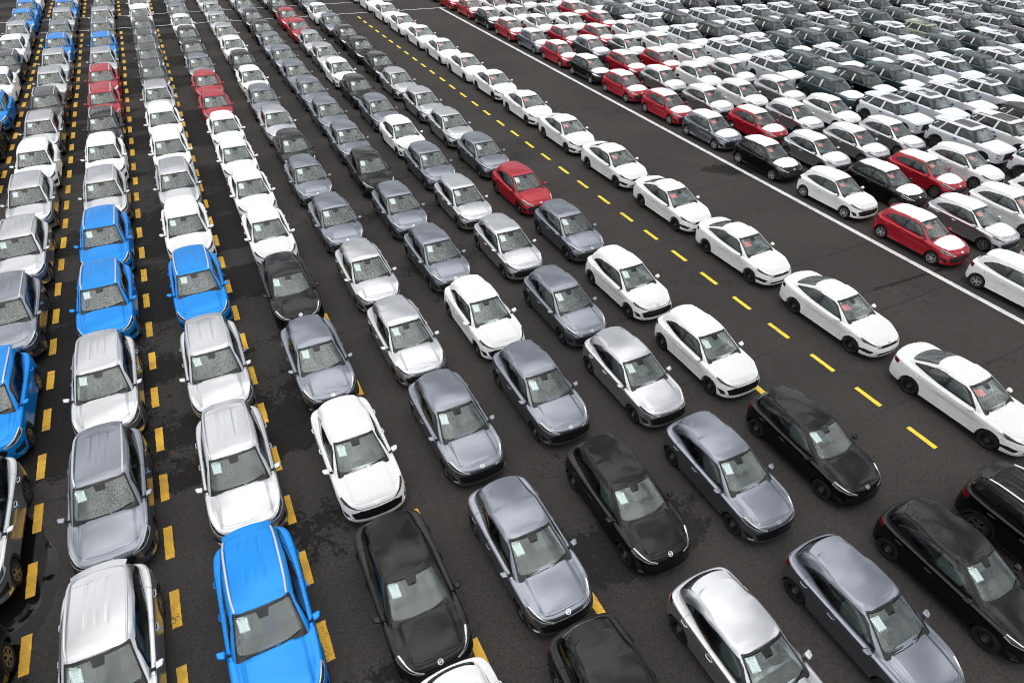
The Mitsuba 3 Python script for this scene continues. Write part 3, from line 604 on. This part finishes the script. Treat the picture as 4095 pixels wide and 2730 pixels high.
    return P

# ---------------------------------------------------------------- car groups
_ply, _papers, _groups = {}, {}, {}
def group(kind, colour, lod, film=False):
    key = (kind, colour, lod, film)
    if key in _groups: return key
    if (kind, lod, film) not in _ply:
        parts = build_car(kind, lod, film)
        _ply[kind, lod, film] = {n: (meshkit.write_ply(t, sm, uv), sm, mat) for n, (t, mat, sm, uv) in parts.items()}
        
    gid = 'shapes_' + '_'.join(map(str, key)).lower()
    g = {'type': 'shapegroup'}
    for n, (path, sm, mat) in _ply[kind, lod, film].items():
        if n[0] == '@':          # the papers lie in each windscreen a little differently: instances of their own
            pid = f'shapes_{n[1:]}_{kind}_{lod}_{film}'.lower()
            scene.setdefault(pid, {'type': 'shapegroup', 'paper': {'type': 'ply', 'filename': path, 'bsdf': {'type': 'ref', 'id': mat}}})
            _papers.setdefault(key, []).append((n[1:], pid)); continue
        if mat == 'paint': mat = 'paint_' + (colour[0] if colour != 'GK' else 'V')
        if mat == 'rail' and kind == 'box': mat = 'paint_' + ('P' if colour[0] in 'PV' else colour[0]) if colour not in ('GK', 'WK') else 'gloss_black'
        g[n] = {'type': 'ply', 'filename': path, 'face_normals': sm is False, 'bsdf': {'type': 'ref', 'id': mat}}
    scene[gid] = g; _groups[key] = gid
    return key
_pj = np.random.default_rng(8)
def place(key, grp, x, y, yaw=0.0):
    M = T4().translate([x, y, 0]).rotate([0, 0, 1], -90 + yaw).scale({'suv': [1.025, 1.015, 1.0], 'box': [1.06, 1.02, 1.0]}.get(grp[0], [1, 1, 1]))
    scene[key] = {'type': 'instance', 'shapegroup': {'type': 'ref', 'id': _groups[grp]}, 'to_world': M}
    c = SPEC[grp[0]]['T']; sl = 28.0
    dy, ds, tw = _pj.normal(0, .022), _pj.normal(0, .018), _pj.normal(0, 4.5)
    for n, pid in _papers[grp]:
        if n == 'delivery_tag' and _pj.random() < .1: continue
        ctr = [c[0] + .22, -.40, c[1] - .11]
        L = T4().translate([-ds * math.cos(math.radians(sl)), dy, ds * math.sin(math.radians(sl))]).translate(ctr).rotate([math.sin(math.radians(sl)), 0, math.cos(math.radians(sl))], tw).translate([-v for v in ctr])
        scene[f'{key}__{n}'] = {'type': 'instance', 'shapegroup': {'type': 'ref', 'id': pid}, 'to_world': M @ L}

# ---------------------------------------------------------------- the ground: one sheet of asphalt, wet in places
def _ell(x, y, cx, cy, rx, ry, a=0.0):
    ca, sa = math.cos(a), math.sin(a); u, v = (x - cx) * ca + (y - cy) * sa, -(x - cx) * sa + (y - cy) * ca
    return dr.sqrt(dr.square(u / rx) + dr.square(v / ry))
def _wet(x, y):
    """0 dry .. 1 wet: drip bands across the left-hand rows, splashes and a seep elsewhere."""
    rag = mikit.fbm(x * 2.6, y * 2.6, 3.0, 4) - .5
    fine = mikit.noise(x * 16, y * 16, 1.0) - .5
    band = mikit.fbm(x * .13 + 5, y * .46, 7.0, 2) - .5
    lanes = mikit.smoothstep(2.6, 0.5, x)                       # the rows of SUVs
    mid = mikit.smoothstep(16.5, 13.0, x) * (1 - lanes)
    v = band * 1.5 + rag * .30 + fine * .16
    w = mikit.smoothstep(-.12, -.01, v) * lanes + mikit.smoothstep(.36, .45, v) * mid * .7
    drive = mikit.smoothstep(.36, .46, band * 1.1 + rag * .75 + fine * .3) * (1 - lanes) * (1 - mid) * .4
    spot = mikit.smoothstep(1.12, .80, _ell(x, y, 26.1, 24.1, 1.5, .75, -.5) + rag * 1.1 + fine * .5)
    seep = mikit.smoothstep(1.1, .7, _ell(x, y, 24.6, 12.2 + .0, 2.6, .10, -.05) + rag * 2.2 + fine * .7) * .9
    return dr.maximum(dr.maximum(w, drive), dr.maximum(spot, seep))
def _asphalt(p, n, uv):
    x, y = p.x, p.y
    big = mikit.fbm(x * .35, y * .35, 2.0, 3) - .5
    grain = mikit.noise(x * 70, y * 70, 4.0) * .6 + mikit.noise(x * 31, y * 31, 2.0) * .4 - .5
    chips = mikit.smoothstep(.93, .99, mikit.noise(x * 34, y * 34, 8.0))
    joint = mikit.smoothstep(.09, .02, dr.abs(y - 3.9 * dr.round(y / 3.9 + .13) + .5 + .10 * mikit.noise(x * .7, y * .1))) * mikit.smoothstep(.35, .6, mikit.noise(x * .22, y * .27, 6.0))
    far = mikit.smoothstep(-.25, .25, big)
    c = mikit.mix((.050, .0458, .0428), (.059, .0540, .0506), far) * (1 + grain * 1.0) + mi.Color3f(.10) * chips * .55
    c = c * (1 - .20 * joint)
    w = _wet(x, y)
    return c * (1 - .66 * w)
def _rough(p, n, uv):
    return .88 - .16 * _wet(p.x, p.y)
scene['asphalt_bsdf'] = {'type': 'principled', 'base_color': mikit.proc(_asphalt), 'roughness': mikit.proc(_rough), 'specular': .14}
def _paint_wear(p):
    crack = dr.abs(mikit.fbm(p.x * 5, p.y * 5, 1.0, 3) - .5)
    return mikit.smoothstep(.018, .004, crack) * mikit.smoothstep(.45, .62, mikit.noise(p.x * 1.3, p.y * 1.3, 5.0)), mikit.noise(p.x * 40, p.y * 40, 3.0)
def _yellow(p, n, uv):
    cr, g = _paint_wear(p)
    dirt = mikit.smoothstep(.40, .75, mikit.fbm(p.x * 2.1, p.y * 2.1, 4.0, 4)) * mikit.smoothstep(3.0, -2.0, p.x)
    base = mikit.mix(mikit.mix((.88, .49, .04), (.92, .68, .05), mikit.smoothstep(3.0, 17.0, p.x)), (.42, .25, .045), dirt * .5) * (.88 + .24 * g)
    return mikit.mix(base, (.08, .06, .035), cr * .8)
def _white(p, n, uv):
    cr, g = _paint_wear(p)
    dirt = mikit.smoothstep(.5, .8, mikit.fbm(p.x * 3.1, p.y * 3.1, 4.0, 4))
    return mikit.mix(mikit.mix((.74, .735, .72), (.50, .49, .46), dirt * .7), (.10, .10, .10), cr * .6) * (.9 + .2 * g)
bsdf('yellow_paint', base_color=mikit.proc(_yellow), roughness=.6)
bsdf('white_paint', base_color=mikit.proc(_white), roughness=.65)
scene['asphalt'] = {'type': 'rectangle', 'to_world': T4().translate([20, 60, 0]).scale([400, 400, 1]), 'bsdf': {'type': 'ref', 'id': 'asphalt_bsdf'}}
labels['asphalt'] = {'kind': 'structure'}
def strip(x0, y0, x1, y1, w, seed, step=.06, z=.004):
    """A painted strip with slightly ragged edges."""
    d = np.array([x1 - x0, y1 - y0]); L = np.hypot(*d); d /= L; n = np.array([-d[1], d[0]])
    t = np.arange(0, L, step).tolist() + [L]; rg = np.random.default_rng(seed)
    a = [np.array([x0, y0]) + d * q + n * (w / 2 + rg.normal(0, .004)) for q in t]; b = [np.array([x0, y0]) + d * q - n * (w / 2 + rg.normal(0, .004)) for q in t]
    v = np.array([[*q, z] for q in a + b]); m = len(t)
    i = np.arange(m - 1); q = np.stack([i, i + m, i + m + 1, i + 1], -1)
    return trimesh.Trimesh(v, np.vstack([q[:, [0, 1, 2]], q[:, [0, 2, 3]]]), process=False)
_dash = [mikit.ply(strip(0, -.5, 0, .5, .215, 40 + k, .09), 'yellow_paint') for k in range(6)]
_rng = np.random.default_rng(11)
_n = 0
def part(base, d):
    k, i = base, 0
    while k in scene: i += 1; k = f'{base}_{i:03d}'
    scene[k] = d
LANES = [-12.66, -9.62, -6.59, -3.52, -.53, 2.50, 5.53, 8.56, 11.60, 14.62, 17.63]
def has_dash(x, y):
    """Between the hatchbacks the marks are gone but for one each."""
    return {5.53: y < 6.5, 8.56: 10 < y < 12, 11.6: False, 14.62: 9 < y < 11}.get(x, True)
def seen_near(x): return {-12.66: 72, -9.62: 22, -6.59: 10, -3.52: 8, -.53: 6, 2.5: 4.5, 5.53: 3.5, 8.56: 3, 11.6: 3, 14.62: 3, 17.63: 4}[x]
for x in LANES:
    ph = {-6.59: .58, -3.52: .21}.get(x, 1.92)
    gap0, gap1 = 72.0 - .095 * (x + 8), 77.5 - .10 * (x + 8)
    for k in range(0, 46):
        y = ph + 2 * k
        if not has_dash(x, y) or y < seen_near(x) or y > 88 or gap0 - .3 < y < gap1 + .3 or (x > 17 and y > 72 and k % 2): continue
        s = .8 if x > 17 else 1.0
        part('asphalt__yellow_dash', {**_dash[int(_rng.integers(6))], 'to_world': T4().translate([x + float(_rng.normal(0, .012)), y + float(_rng.normal(0, .03)), 0]).scale([s, float(_rng.normal(1, .02)), 1])})
for k, (x0, y0, x1, y1, w) in enumerate([(-16, 73.3, 27, 69.05, .15), (-16, 78.7, 25.5, 74.45, .15), (26.68, 4.0, 26.68, 69.0, .27)]):
    part('asphalt__white_line', mikit.ply(strip(x0, y0, x1, y1, w, 70 + k, .25, .0045 + .0004 * k), 'white_paint'))
part('asphalt__white_line', mikit.ply(strip(26.55, 69.12, 60, 66.0, .20, 79, .25, .0062), 'white_paint'))

# rain water standing at the foot of the leftmost columns
_a = np.linspace(0, 2 * np.pi, 90, endpoint=False); _pr = np.random.default_rng(4)
_rr = 1 + sum(_pr.normal(0, .16 / (k + 1)) * np.cos(k * _a + _pr.uniform(0, 6.3)) for k in range(2, 14))
_pv = np.stack([-7.35 + 1.15 * _rr * np.cos(_a) + .25 * np.sin(_a), 12.2 + 3.0 * _rr * np.sin(_a), np.full(90, .003)], 1)
bsdf('water', base_color=(.006, .006, .0055), roughness=.02, specular=.5)
scene['puddle'] = mikit.ply(trimesh.Trimesh(np.vstack([_pv, [[-7.35, 12.2, .003]]]), [[k, (k + 1) % 90, 90] for k in range(90)], process=False), 'water')
labels['puddle'] = {'kind': 'structure'}

# ---------------------------------------------------------------- where every car stands: kind, then (x, y, colour) from the near end back
ROWS = {
    'L-1': ('suv', [(-10.59, 38.46, 'K'), (-10.63, 43.38, 'K'), (-10.59, 48.3, 'B'), (-10.78, 53.85, 'W'), (-10.75, 58.71, 'K'), (-10.81, 63.63, 'W'), (-10.84, 68.72, 'S'), (-10.84, 73.71, 'B'), (-10.88, 78.39, 'B'), (-10.92, 83.04, 'W'), (-10.97, 87.96, 'K')]),
    'L0': ('suv', [(-7.62, 9.11, 'K'), (-7.63, 14.03, 'S'), (-7.66, 18.94, 'B'), (-7.62, 23.81, 'G'), (-7.62, 28.73, 'S'), (-7.65, 33.67, 'S'), (-7.69, 38.33, 'W'), (-7.68, 43.08, 'S'), (-7.69, 47.86, 'K'), (-7.67, 52.85, 'S'), (-7.68, 57.8, 'S'), (-7.72, 62.83, 'B'), (-7.76, 67.79, 'G'), (-7.72, 72.88, 'S'), (-7.72, 77.55, 'B'), (-7.69, 82.1, 'S'), (-7.74, 87.01, 'S')]),
    'L1': ('suv', [(-4.61, 8.98, 'S'), (-4.59, 13.74, 'G'), (-4.64, 18.43, 'S'), (-4.62, 23.42, 'B'), (-4.61, 28.26, 'B'), (-4.58, 33.01, 'S'), (-4.57, 37.8, 'W'), (-4.57, 42.36, 'K'), (-4.59, 47.1, 'R'), (-4.63, 52.11, 'R'), (-4.61, 57.01, 'S'), (-4.61, 62.0, 'B'), (-4.69, 67.03, 'G'), (-4.68, 72.13, 'S'), (-4.55, 77.71, 'G'), (-4.62, 82.58, 'S'), (-4.62, 87.45, 'W')]),
    'L2': ('suv', [(-1.51, 8.57, 'B'), (-1.46, 13.21, 'S'), (-1.48, 17.9, 'S'), (-1.5, 22.99, 'B'), (-1.47, 27.84, 'W'), (-1.46, 32.64, 'S'), (-1.46, 37.2, 'W'), (-1.48, 41.87, 'W'), (-1.49, 46.64, 'S'), (-1.49, 51.73, 'K'), (-1.5, 56.61, 'K'), (-1.53, 61.58, 'K'), (-1.51, 66.68, 'K'), (-1.54, 71.68, 'W'), (-1.52, 77.51, 'W'), (-1.52, 82.37, 'S'), (-1.53, 87.24, 'K')]),
    'L3': ('hatch', [(1.58, 3.72, 'W'), (1.58, 7.86, 'K'), (1.59, 12.42, 'W'), (1.58, 16.89, 'G'), (1.6, 21.53, 'K'), (1.64, 26.12, 'W'), (1.65, 30.58, 'W'), (1.6, 35.05, 'W'), (1.62, 39.49, 'W'), (1.61, 44.01, 'R'), (1.62, 48.66, 'R'), (1.63, 53.29, 'G'), (1.63, 57.78, 'K'), (1.64, 62.62, 'K'), (1.63, 67.41, 'W'), (1.63, 72.35, 'G'), (1.68, 77.25, 'G'), (1.66, 81.84, 'K'), (1.66, 86.43, 'W')]),
    'L4': ('hatch', [(4.53, 3.3299999999999996, 'K'), (4.55, 7.6, 'G'), (4.57, 12.28, 'G'), (4.59, 16.76, 'S'), (4.59, 21.3, 'S'), (4.57, 26.07, 'G'), (4.46, 31.02, 'G'), (4.6, 34.99, 'K'), (4.52, 39.43, 'S'), (4.48, 43.93, 'G'), (4.56, 48.54, 'W'), (4.58, 53.01, 'K'), (4.6, 57.68, 'W'), (4.61, 62.25, 'S'), (4.62, 67.17, 'S'), (4.65, 72.01, 'S'), (4.66, 76.55, 'W'), (4.62, 81.12, 'S')]),
    'L5': ('hatch', [(7.62, 3.0700000000000003, 'S'), (7.61, 7.75, 'K'), (7.57, 12.46, 'G'), (7.61, 16.81, 'W'), (7.59, 21.35, 'G'), (7.57, 26.03, 'G'), (7.58, 30.7, 'K'), (7.65, 35.1, 'G'), (7.68, 39.72, 'G'), (7.69, 44.39, 'G'), (7.63, 48.66, 'G'), (7.64, 53.25, 'G'), (7.61, 57.81, 'G'), (7.65, 62.46, 'K'), (7.61, 67.3, 'K'), (7.69, 72.81, 'G'), (7.66, 77.47, 'S'), (7.67, 82.12, 'G')]),
    'L6': ('hatch', [(10.72, 2.55, 'G'), (10.69, 7.24, 'G'), (10.69, 11.75, 'S'), (10.65, 16.13, 'G'), (10.66, 20.88, 'S'), (10.59, 25.54, 'S'), (10.67, 30.13, 'G'), (10.71, 34.64, 'W'), (10.7, 39.07, 'G'), (10.69, 43.63, 'K'), (10.64, 48.15, 'W'), (10.69, 52.72, 'S'), (10.67, 57.22, 'S'), (10.65, 61.84, 'R'), (10.65, 66.68, 'R'), (10.75, 71.78, 'K'), (10.68, 76.34, 'G'), (10.68, 80.91, 'W')]),
    'L7': ('hatch', [(13.76, 2.32, 'K'), (13.74, 7.0, 'K'), (13.75, 11.71, 'W'), (13.73, 16.37, 'W'), (13.76, 20.97, 'G'), (13.84, 25.64, 'R'), (13.82, 30.22, 'G'), (13.8, 34.82, 'S'), (13.77, 39.31, 'S'), (13.7, 44.09, 'S'), (13.78, 48.54, 'K'), (13.8, 53.52, 'K'), (13.82, 58.02, 'K'), (13.81, 62.87, 'G'), (13.83, 67.63, 'W'), (13.91, 72.8, 'G'), (13.84, 77.47, 'G')]),
    'L8': ('sedan', [(19.81, 6.29, 'W'), (19.8, 11.34, 'W'), (19.73, 16.38, 'W'), (19.76, 21.27, 'W'), (19.81, 26.32, 'W'), (19.79, 31.31, 'W'), (19.79, 36.25, 'W'), (19.85, 41.32, 'W'), (19.74, 45.99, 'W'), (19.78, 50.89, 'W'), (19.78, 55.82, 'W'), (19.78, 60.73, 'W'), (19.88, 65.73, 'W'), (19.97, 71.28, 'W'), (19.87, 76.27, 'W')]),
    'M0': ('hatchf', [(28.08, 9.24, 'W'), (28.04, 13.83, 'R'), (28.03, 18.5, 'W'), (28.0, 23.27, 'K'), (28.06, 27.93, 'G'), (28.18, 32.37, 'R'), (28.12, 37.1, 'R'), (28.09, 41.65, 'K'), (28.12, 46.18, 'R'), (28.13, 50.51, 'G'), (28.08, 55.03, 'R'), (28.12, 59.62, 'K'), (28.18, 64.22, 'R'), (28.03, 68.73, 'R'), (27.98, 73.38, 'S')]),
    'M1': ('hatchf', [(31.26, 9.0, 'W'), (31.26, 13.57, 'S'), (31.19, 18.14, 'K'), (31.15, 22.71, 'S'), (31.21, 27.39, 'R'), (31.28, 32.1, 'S'), (31.32, 36.99, 'S'), (31.31, 41.53, 'R'), (31.32, 46.56, 'G'), (31.19, 50.56, 'R'), (31.14, 55.2, 'W'), (31.15, 59.67, 'W'), (31.14, 64.11, 'W'), (31.2, 68.68, 'W'), (31.2, 73.25, 'S')]),
    'M2': ('hatchf', [(34.31, 13.5, 'W'), (34.29, 18.11, 'R'), (34.26, 22.65, 'S'), (34.32, 27.41, 'S'), (34.28, 32.05, 'W'), (34.34, 36.67, 'W'), (34.3, 41.07, 'R'), (34.19, 45.5, 'S'), (34.19, 49.85, 'R'), (34.22, 54.49, 'W'), (34.27, 59.05, 'S'), (34.38, 64.34, 'S'), (34.28, 68.95, 'R'), (34.27, 73.56, 'R')]),
    'M3': ('hatchf', [(37.26, 13.34, 'W'), (37.21, 17.89, 'W'), (37.27, 22.58, 'S'), (37.34, 27.13, 'W'), (37.38, 31.66, 'S'), (37.38, 36.35, 'S'), (37.44, 40.83, 'W'), (37.45, 45.17, 'W'), (37.45, 49.86, 'W'), (37.47, 54.35, 'R'), (37.37, 59.31, 'R'), (37.49, 63.86, 'S'), (37.51, 68.41, 'S')]),
    'N0': ('box', [(40.72, 14.91, 'P'), (40.6, 19.92, 'P'), (40.55, 24.94, 'P'), (40.53, 29.94, 'T'), (40.37, 35.06, 'P'), (40.37, 40.09, 'P'), (40.31, 45.1, 'P'), (40.19, 50.11, 'P'), (40.17, 55.35, 'T'), (39.93, 59.77, 'P'), (39.95, 64.79, 'P'), (39.87, 69.8, 'P')]),
    'N1': ('box', [(43.8, 19.61, 'WK'), (43.65, 24.66, 'P'), (43.74, 29.92, 'K'), (43.61, 34.77, 'T'), (43.52, 39.95, 'P'), (43.44, 45.11, 'K'), (43.35, 49.99, 'K'), (43.29, 54.87, 'P'), (43.26, 59.73, 'P'), (43.17, 64.7, 'K'), (43.1, 69.66, 'T')]),
    'N2': ('box', [(46.87, 19.76, 'K'), (46.8, 24.81, 'P'), (46.71, 29.91, 'T'), (46.73, 34.98, 'P'), (46.55, 40.0, 'T'), (46.55, 44.96, 'P'), (46.47, 49.97, 'P'), (46.37, 55.07, 'P'), (46.32, 60.11, 'P'), (46.25, 65.16, 'P')]),
    'N3': ('box', [(50.16, 19.66, 'P'), (50.11, 24.69, 'P'), (49.99, 29.71, 'P'), (49.84, 34.87, 'T'), (49.73, 39.92, 'T'), (49.68, 44.83, 'K'), (49.56, 49.68, 'P'), (49.56, 54.97, 'K'), (49.4, 60.0, 'T'), (49.3, 65.03, 'T')]),
    'N4': ('box', [(53.34, 24.69, 'T'), (53.09, 29.42, 'P'), (52.89, 34.45, 'P'), (52.83, 39.49, 'T'), (52.73, 44.33, 'T'), (52.61, 49.34, 'P'), (52.57, 54.5, 'K'), (52.36, 59.52, 'P'), (52.23, 64.54, 'T')]),
    'N5': ('box', [(56.14, 24.3, 'P'), (56.08, 29.24, 'T'), (55.87, 34.03, 'P'), (55.95, 39.32, 'K'), (55.7, 44.04, 'P'), (55.65, 49.0, 'P'), (55.59, 53.95, 'K'), (55.47, 58.89, 'K'), (55.38, 63.84, 'K')]),
    'N6': ('box', [(58.92, 29.08, 'P'), (58.86, 34.02, 'T'), (58.82, 38.89, 'P'), (58.76, 43.93, 'P'), (58.74, 49.06, 'T'), (58.82, 54.05, 'K'), (58.82, 59.04, 'P'), (58.82, 64.03, 'P')]),
    'N7': ('box', [(62.05, 28.03, 'P'), (62.13, 33.08, 'T'), (62.09, 38.13, 'GK'), (62.01, 43.16, 'T'), (61.97, 48.22, 'K'), (62.05, 53.27, 'T'), (62.05, 58.32, 'T')]),
    'N8': ('box', [(65.04, 32.92, 'P'), (64.97, 38.01, 'P'), (64.92, 43.03, 'T'), (64.9, 48.2, 'P'), (64.94, 53.29, 'T'), (64.94, 58.37, 'K')]),
    'N9': ('box', [(67.94, 32.96, 'K'), (68.04, 38.3, 'K'), (67.94, 43.02, 'P'), (67.9, 47.94, 'T'), (67.94, 52.85, 'P'), (67.94, 57.77, 'K')]),
    'N10': ('box', [(71.06, 32.36, 'P'), (71.16, 37.26, 'P'), (71.06, 42.13, 'P'), (70.96, 47.05, 'K'), (71.06, 51.95, 'P'), (71.06, 56.84, 'P')]),
    'N11': ('box', [(74.21, 37.32, 'K'), (74.11, 41.89, 'P'), (74.01, 46.15, 'T'), (74.11, 50.56, 'K'), (74.11, 54.97, 'K')]),
    'N12': ('box', [(76.55, 36.68, 'P'), (76.65, 41.73, 'K'), (76.45, 45.72, 'P'), (76.55, 50.77, 'P'), (76.55, 55.82, 'P')]),
    'N13': ('box', [(80.48, 41.45, 'P'), (80.48, 46.5, 'P'), (80.48, 51.55, 'P')]),
    'N14': ('box', [(83.38, 39.3, 'K'), (83.38, 44.3, 'T'), (83.38, 49.3, 'T')]),
    'N15': ('box', [(86.45, 44.3, 'P'), (86.45, 49.3, 'P')]),
    'N16': ('box', [(89.52, 44.3, 'P'), (89.52, 49.3, 'K')]),
}

COLOUR = {'W': 'white', 'S': 'silver', 'G': 'grey', 'K': 'black', 'D': 'charcoal', 'B': 'bright blue', 'R': 'red', 'P': 'pale silver', 'T': 'dark teal', 'WK': 'white and black', 'GK': 'pale green'}
KIND = {'suv': ('compact_suv', 'SUV', 'compact SUVs in the left-hand columns'), 'hatch': ('hatchback', 'hatchback', 'hatchbacks in the middle columns'),
        'sedan': ('sedan', 'sedan', 'white sedans along the driveway'), 'hatchf': ('filmed_hatchback', 'hatchback', 'hatchbacks under white protective film'), 'box': ('boxy_suv', 'SUV', 'boxy SUVs under bonnet film')}
ORD = ['nearest', 'second', 'third', 'fourth', 'fifth', 'sixth', 'seventh', 'eighth', 'ninth', 'tenth', 'eleventh', 'twelfth', 'thirteenth', 'fourteenth', 'fifteenth', 'sixteenth', 'seventeenth', 'eighteenth', 'nineteenth', 'twentieth']
COUNT = ['first'] + ORD[1:]
_count, _jit = {}, np.random.default_rng(21)
order = {'suv': [], 'hatch': [], 'sedan': [], 'hatchf': [], 'box': []}
for r, (k, _) in ROWS.items(): order[k].append(r)
def add_car(kind, x, y, c, label, yaw):
    name, cat, grp = KIND[kind]
    _count[name] = _count.get(name, -1) + 1
    key = name if not _count[name] else f'{name}_{_count[name]:03d}'
    d = math.sqrt(x * x + y * y + CAM_H ** 2)
    lod = 0 if d < 28 else 1 if d < 52 else 2
    base, film = ('hatch', True) if kind == 'hatchf' else (kind, False)
    if kind == 'suv' and c == 'W': film = 'norail'
    if kind == 'box' and _jit.random() < .45: film = 'left'
    place(key, group(base, c, lod, film), x, y, yaw)
    labels[key] = {'label': label, 'category': cat, 'group': grp}
for r, (kind, row) in ROWS.items():
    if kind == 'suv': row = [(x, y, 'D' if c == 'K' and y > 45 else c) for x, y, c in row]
    n = COUNT[order[kind].index(r)]
    for i, (x, y, c) in enumerate(row):
        who = {'suv': 'SUV', 'hatch': 'hatchback', 'sedan': 'sedan', 'hatchf': 'film-topped hatchback', 'box': 'boxy SUV'}[kind]
        col = COLOUR[c]
        if kind == 'sedan':
            lab = f'white sedan with red sheet in windscreen, {ORD[i]} in the single row beside the driveway'
        elif kind == 'hatchf':
            lab = f'{col} {who}, {ORD[i]} in the {n} column right of the white line'
        elif kind == 'box':
            lab = f'{col} {who}, {ORD[i]} in the {n} column of boxy SUVs from the left'
        elif kind == 'suv':
            lab = f'{col} {who}, {ORD[i]} in the {n} SUV column from the left'
        else:
            lab = f'{col} {who}, {ORD[i]} in the {n} hatchback column from the left'
        more = f', behind {"another " if i and row[i - 1][2] == c else ""}{COLOUR[row[i - 1][2]]} one' if i else ''
        if len((lab + more).split()) <= 16: lab += more
        add_car(kind, x, y, c, lab, float(_jit.normal(0, .45)))
add_car('suv', 16.56, 1.78, 'K', 'black SUV with bright roof rails at the right edge, beside the nearest black hatchback', .5)
